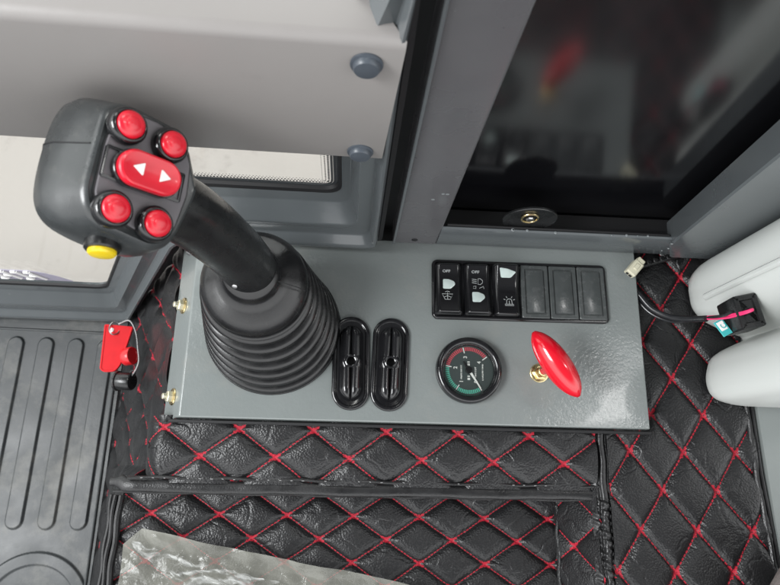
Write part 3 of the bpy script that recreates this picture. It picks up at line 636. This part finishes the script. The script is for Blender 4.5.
# sticker on the pane, low left: mirrored slanted letters on a purple swoosh
g = G(); sp_ = [(-600, -203), (-326, -209), (-336, -192), (-346, -181), (-360, -174), (-600, -168)]
sp_ = [(x, z + 2.5) for x, z in sp_]
loft(g, [[Vector((x, y, z)) for x, z in sp_] for y in (200.2, 200.9)]); stk = obj('sticker', g, 'sticker', DR, smooth=False); stk.parent = pane
g = G()
for k in range(8):
    x = -352 - 14 * k
    for (a, b) in (((0, 0), (-9, 24)), ((-9, 24), (-14, 24)), ((-4, 12), (-13, 12))) if k % 2 == 0 else (((0, 0), (-9, 24)), ((0, 0), (-8, 0)), ((-9, 24), (-14, 24))):
        tube(g, [Vector((x + a[0], 199.8, -198 + a[1])), Vector((x + b[0], 199.8, -198 + b[1]))], 2.2, 6)
obj('sticker_lettering', g, 'white', DR).parent = stk
# beige cover sheet on the door
g = G(); pr_ = [(204, 273.5), (181, 272.5), (177.2, 271), (175.4, 267), (175, 171.5), (175.6, 170), (177.5, 170), (177.8, 172), (178, 266), (179.6, 269.4), (183, 270.3), (204, 271)]
def rx(y, z): return (20.5 - (y - 175) * .62) if y > 179 else 15.5 + 5 * (z - 170) / 100
loft(g, [[Vector((-900, y, z + 2)) for y, z in pr_], [Vector((-300, y, z + 4)) for y, z in pr_]] + [[Vector((x, y, z + 4 * (15 - x) / 315)) for y, z in pr_] for x in (-150, -60)] + [[Vector((rx(y, z) - 1, y, z)) for y, z in pr_]] )
vz = obj('cover_panel', g, 'visor', base=(-200, 190, 170), label='plain beige grey cover sheet fixed across the door window', cat='cover panel', angle=50)
for x, z in ((2.5, 257), (1.5, 178)):
    g = G(); lathe(g, fr((x, 175.2, z), (0, -1, 0)), [(7.6, 0), (7.6, .9), (6.3, 1.3), (6.2, 3.2), (5.6, 4.0), (3, 4.4), (.3, 4.5)], 32); obj('plug', g, 'plug', vz)
# central pillar
PL = thing('cab_pillar', (53, 190, 0), 'upright grey steel pillar between the door window and the dark glass', 'pillar')
g = G(); stack(g, fr((53, 206, 1), (0, 0, 1)), [(x, y) for x, y in rrect(39, 36, 2.5, 4)], [(0, 0), (0, 520)]); obj('post', g, 'pillar', PL, angle=40)
g = G(); box(g, (34.5, 186.6, 220), (2.2, 2.0, 436), .6); obj('weld_edge', g, 'frame', PL)
g = G(); lathe(g, fr((52, 187.9, 9), (0, -1, 0)), [(2.6, 0), (2.4, .5)], 20); obj('drain_hole', g, 'gap', PL)
random.seed(5)
g = G()
for k in range(3):
    x, z = 62 + random.uniform(-6, 4), 92 + random.uniform(-18, 18); lathe(g, fr((x, 187.95, z), (0, -1, 0)), [(random.uniform(.4, 1.5), 0), (.3, .25)], 7)
obj('paint_chip', g, 'silverdirt', PL)
# dark fixed glass with its rail and corner post
DG = thing('dark_window', (170, 195, 0), 'dark tinted glass in a grey steel frame right of the pillar', 'window')
g = G(); box(g, (270, 221, 250), (500, 6, 600), .5); obj('tinted_pane', g, 'darkpanel', DG)
g = G(); prr = [(191.5, 8), (191.5, 35), (190, 36.3), (188.4, 35.4), (187.6, 32), (187, 4), (188.5, 1), (217, 1), (217, 8)]
loft(g, [[Vector((x, y, z)) for y, z in prr] for x in (71.5, 180, 285)]); obj('bottom_rail', g, 'frame', DG, angle=40)
g = G(); a_ = [(266, 30), (284, 1), (318, 26), (296, 260), (250, 560), (208, 560)]
a_ = [(267, 30), (283, 1), (345, 1), (345, 26), (300, 560), (221, 560)]
stack(g, fr((0, 206, 0), (0, -1, 0), (1, 0, 0)), [(x, z) for x, z in a_], [(0, 0), (0, 19.5), (1.4, 21)]) 
obj('corner_post', g, 'frame', DG, angle=40)
g = G(); tube(g, [(76, 192, 36), (150, 192.2, 35.5), (265, 192, 35)], 1.3, 8); box(g, (180, 204.5, 10), (220, 25, 3), .3); obj('sealant', g, 'gap', DG)
random.seed(11); g = G()
for k in range(8):
    x = random.choice((random.uniform(112, 170), random.uniform(225, 262), random.uniform(80, 262))); q = random.uniform(.5, 1.6); lathe(g, fr((x, 189.8 + random.uniform(-.6, .6), 36.2), (0, 0, 1)), [(q, 0), (q * .6, .5)], 7)
for k in range(5): q = random.uniform(.5, 1.6); lathe(g, fr((268 + random.uniform(-2, 3), 184.9, random.uniform(6, 48)), (0, -1, 0)), [(q, 0), (q * .5, .6)], 7)
obj('paint_chip', g, 'silverdirt', DG)
GC = thing('glass_clamp', (141, 192, 50), 'dark round washer with a brass ringed screw clamping the dark glass', 'clamp washer')
F = fr((141, 195.6, 49), (0, -1, .0)); g = G(); lathe(g, F, [(22, 0), (22, 1.4), (21.4, 2)], 48); obj('disc', g, 'blacksatin', GC)
F = fr((139, 193.4, 56), (0, -1, .1)); g = G(); tube(g, [T(F, 6.4 * math.cos(a), 6.4 * math.sin(a), 1.2) for a in [2*math.pi*k/28 for k in range(28)]], .9, 8, closed=True); obj('brass_ring', g, 'brass', GC)
g = G(); lathe(g, F, [(3.4, 0), (3.4, 2.2), (2.4, 3.0)], 6); obj('screw', g, 'steel', GC, angle=20)
g = G(); stack(g, fr((0, 214, 0), (0, -1, 0), (1, 0, 0)), [(-291, -332), (900, -332), (900, -1), (-139, -1)], [(0, 0), (0, 3)]); obj('wall', g, 'darkwall', base=(350, 212, -165), kind='structure')
g = G(); box(g, (47, 209, 200), (50, 3, 800), .5); obj('wall', g, 'darkwall', base=(47, 209, 0), kind='structure')

# ================================================================== RIGHT SIDE THINGS
TK = thing('washer_tank', (350, 120, -16), 'milky white two lobed plastic washer tank at the right', 'tank')
to = [(560, 182.5), (303, 182.5), (290, 166), (291, 140), (301, 127), (318, 119), (336, 113.5), (318, 106), (302, 98), (295, 78), (299, 60), (318, 54), (560, 52)]
to = [(x + 8, y) for x, y in to]; to = rpoly(to, [5, 9, 16, 18, 14, 8, 3, 8, 14, 16, 16, 14, 5], 8)
g = G(); stack(g, WF, to, [(9, -13), (5.5, -11), (2.2, -5), (.6, 4), (0, 16), (-.3, 60), (-.6, 110), (0, 150), (2, 168), (5, 178), (9, 183)]); obj('tank_body', g, 'tank', TK, angle=80)
g = G(); loft(g, [[Vector((297.6 - .2 * k, 168 - 24 * 1 + dy * 1.0, 20 + 26 * k)) + Vector((0, 0, 0)) + Vector((dxx, 0, 0)) for dxx, dy in ((1.5, -3), (-.7, -1.2), (-.7, 1.2), (1.5, 3))] for k in range(6)]); obj('moulded_ridge', g, 'tank', TK)
g = G(); loft(g, [[Vector((x, 53.6 + dyy - .1, z)) for z, dyy in ((88, 2), (90, -1.2), (94, -1.2), (96, 2))] for x in (322, 400, 500)]); obj('moulded_band', g, 'tank', TK)
BC = thing('tank_connector', (294, 118, 60), 'black square connector on the tank with pink wires entering it', 'connector')
Fq = fr((300, 118.5, 68), (-.22, -.05, 1), (1, .2, 0)); g = G(); stack(g, Fq, rrect(18, 26, 2, 4), [(0, -26), (0, 4), (.8, 5), (4, 5), (4.8, 3.6)]); obj('shell', g, 'blacksatin', BC, angle=40)
g = G(); lathe(g, at(T(Fq, -1.5, 0, 0), Fq), [(2.6, 3), (2.6, 6.5), (2.0, 6.5), (1.8, 5)], 20); obj('wire_seal', g, 'gap', BC)
g = G()
for dy, dz in ((0, 0), (1.8, .6)):
    tube(g, smooth_path([(281, 122.5 + dy, 24), (287, 119 + dy, 42), (290, 116 + dy, 58 + dz), (293, 115.5 + dy * .6, 74 + dz), (297, 117 + dy * .4, 79), (299, 118 + dy * .4, 73)], 8), .95, 8)
obj('pink_wires', g, 'pink', base=(300, 115, 30), label='pair of short pink wires running from the black cable into the tank connector', cat='wires')
g = G(); tube(g, smooth_path([(246, 164, -8), (254, 150, -4), (262, 137, 0), (272, 128, 9), (281, 122.9, 24), (285, 119.6, 40)], 8), 2.6, 14); obj('wiring_cable', g, 'cable', base=(262, 120, 0), label='black sleeved cable curving from under the console to the tank', cat='cable')
g = G(); tube(g, smooth_path([(246, 168, -8), (254, 147, -8), (264, 133, -4), (276, 124, 8), (285, 122, 30), (288, 118, 56), (290, 119, 66)], 8), 1.2, 10); obj('thin_wire', g, 'cable', base=(262, 120, 0), label='thin dark wire lying alongside the thicker black cable', cat='wire')
TG = thing('wire_tag', (296, 112, 30), 'small teal and white tag wrapped round the wires', 'tag')
g = G(); box(g, (0, 0, 0), (8, 13, .8), .2, fr((290, 109.5, 52), (-.2, .1, 1), (1, .5, 0))); obj('flag', g, 'teal', TG)
g = G(); box(g, (0, 1.5, .7), (5.5, 7.5, .4), .1, fr((290, 109.5, 52), (-.2, .1, 1), (1, .5, 0))); obj('paper', g, 'white', TG)
g = G(); text_geo(g, 'C', fr((290.3, 111, 53.1), (-.2, .1, 1), (-.5, 1, 0)), 6); obj('letter', g, 'teal', TG)
WC = thing('loose_plug', (244, 173, 0), 'small cream two pin plug lying against the corner of the console', 'wire plug')
Fp = fr((245.5, 171.5, 10), (0, -.1, 1), (1, 1.15, 0)); g = G(); box(g, (-2, 0, 0), (14, 9, 8), 1, Fp); box(g, (6.5, 0, 0), (5, 7, 6), .8, Fp); obj('housing', g, 'cream', WC, angle=30)
g = G(); box(g, (-1, 0, 4.2), (6, 3.5, 1.4), .5, Fp); box(g, (5.5, 2.5, 3), (6, 1, 1), .2, Fp); obj('latch', g, 'cream', WC, angle=30)
g = G(); box(g, (-9.2, -1.5, 0), (1.2, 2.6, 2.6), .2, Fp); box(g, (-9.2, 1.8, 0), (1.2, 2.2, 2.6), .2, Fp); obj('socket', g, 'gap', WC)
g = G(); secs = []
for k in range(17):
    t = math.pi * k / 16; secs.append([Vector((372 + 62 * math.sin(t) * x * (1 + .04 * math.sin(5*math.atan2(y, x))), -118 + 78 * math.sin(t) * y, 40 + 60 * math.cos(t))) for x, y in circle(1, 32)])
loft(g, secs, True, True); obj('cloth_bundle', g, 'fabric', base=(372, -118, 40), label='grey brown rounded cloth edge at the lower right corner', cat='cloth')

# ================================================================== KEY AND CAP ON THE LEFT
KY = thing('battery_key', (-262, 118, -190), 'bright red isolator key with flat tapered handle and round barrel', 'key')
Fk_ = fr((-259, 120, -190), (.12, -.05, 1), (1, -.02, 0))
hand = [(-16, 26), (14.5, 25.5), (7, -18), (2, -26), (-10, -27), (-14, -24)]
g = G(); stack(g, Fk_, rpoly(hand, [2, 2, 4, 4, 4, 3], 5), [(0, -2.4), (0, 1.6), (.5, 2.1), (1.6, 2.1), (2.0, 1.5)]); box(g, (10.5, -10.5, 0), (8, 5, 4), 1, Fk_); obj('handle', g, 'keyred', KY, angle=35)
g = G(); lathe(g, fr(T(Fk_, 11, -9, 2), (.93, .12, .35)), [(9.5, 0), (10, .8), (10, 9), (9.5, 10), (7.5, 10), (7, 9)], 36); obj('barrel', g, 'keyred', KY, angle=40)
g = G(); lathe(g, fr(T(Fk_, -8, 20, 1.2), (0, 0, 1)), [(2.6, 0), (2.6, .5)], 16); obj('key_hole', g, 'white', KY)
g = G(); tube(g, [T(fr((-263, 142, -186), (.6, .3, 1)), 5.5 * math.cos(a), 8 * math.sin(a), 0) for a in [2*math.pi*k/24 for k in range(24)]], .8, 6, closed=True)
obj('split_ring', g, 'steel', base=(-263, 142, -186), label='small steel ring through the hole of the red key handle', cat='key ring')
cpath = smooth_path([(-258, 147, -184), (-246, 150, -180), (-236, 137, -176), (-231, 118, -176), (-229, 104, -178), (-234, 92, -182), (-243, 84, -186)], 10); g = G(); run = 0
for i in range(0, len(cpath) - 1):
    a, b = cpath[i], cpath[i+1]
    for j in range(max(1, int((b - a).length / 2.6))):
        p = a.lerp(b, j / max(1, int((b - a).length / 2.2))); lathe(g, fr(p, (0, 0, 1)), [(.3, -1.0), (.95, -.5), (.95, .5), (.3, 1.0)], 8)
obj('ball_chain', g, 'steel', base=(-236, 120, -180), label='thin bright bead chain linking the red key and the black cap', cat='chain')
CP = thing('rubber_cap', (-246, 82, -190), 'short black rubber dust cap hanging below the red key', 'cap')
Fc = fr((-254, 84, -190), (.96, -.05, .25)); g = G(); lathe(g, Fc, [(9, 0), (11, 1), (11, 3), (9.6, 4), (9.6, 18), (8.6, 19.5)], 36); obj('cap_body', g, 'blacksatin', CP, angle=40)
g = G(); tube(g, [T(Fc, 9 + 3 * math.cos(a), 0 , 18 + 3 * math.sin(a)) for a in [2*math.pi*k/16 for k in range(16)]], .9, 6, closed=True); obj('cap_eye', g, 'blacksatin', CP)

# ================================================================== PLASTIC FILM
def film_h(x, y): return -52 + 1.6 * nz(x, y, 26, 2) + .6 * nz(x, y, 9, 4) + 1.6 * abs(nz(x + y * .4, y * .6, 14, 8))
edge = [(-178, -66), (-163, -53), (-120, -61), (-75, -70), (-20, -79), (49, -91), (150, -112)]
def etop(x):
    for (x0, y0), (x1, y1) in zip(edge[:-1], edge[1:]):
        if x <= x1: t = max(0, (x - x0) / (x1 - x0)); return y0 + (y1 - y0) * t
    return edge[-1][1]
g = G(); grid(g, lambda a, b: (lambda x, y0: (lambda y: Vector((x - 3 * b, y, film_h(x, y) + 3.5 * (1 - min(1, b * 14)) * (.6 + .8 * abs(math.sin(x * .07))) + 2.2 * abs(nz(x * .35 + y, (x - y) * .3, 9, 11)))))(y0 + (-220 - y0) * b))(-177 + 320 * a, etop(-177 + 320 * a) + .5 * math.sin(a * 23)), 200, 110)
FL = obj('plastic_film', g, 'film', base=(-60, -120, -52), label='crumpled milky plastic film lying over the lower quilted panel', cat='plastic film', angle=180)
g = G()
def fo(a, b):
    x = -168 + 120 * a; y = -62 - 30 * a ** .8 - (5 + 34 * a) * b; s = abs(nz(x * .5 + y * .9, (x - y) * .25, 5, 7)) * 6 + abs(nz(x * .3 + y, (x - y) * .2, 2.2, 6)) * 2.2
    return Vector((x + 2.5 * nz(x, y, 6), y + 3 * nz(y, x, 8), -47 + s))
grid(g, fo, 110, 60); obj('crinkle_fold_glints', g, 'crease_glint', FL, angle=25)
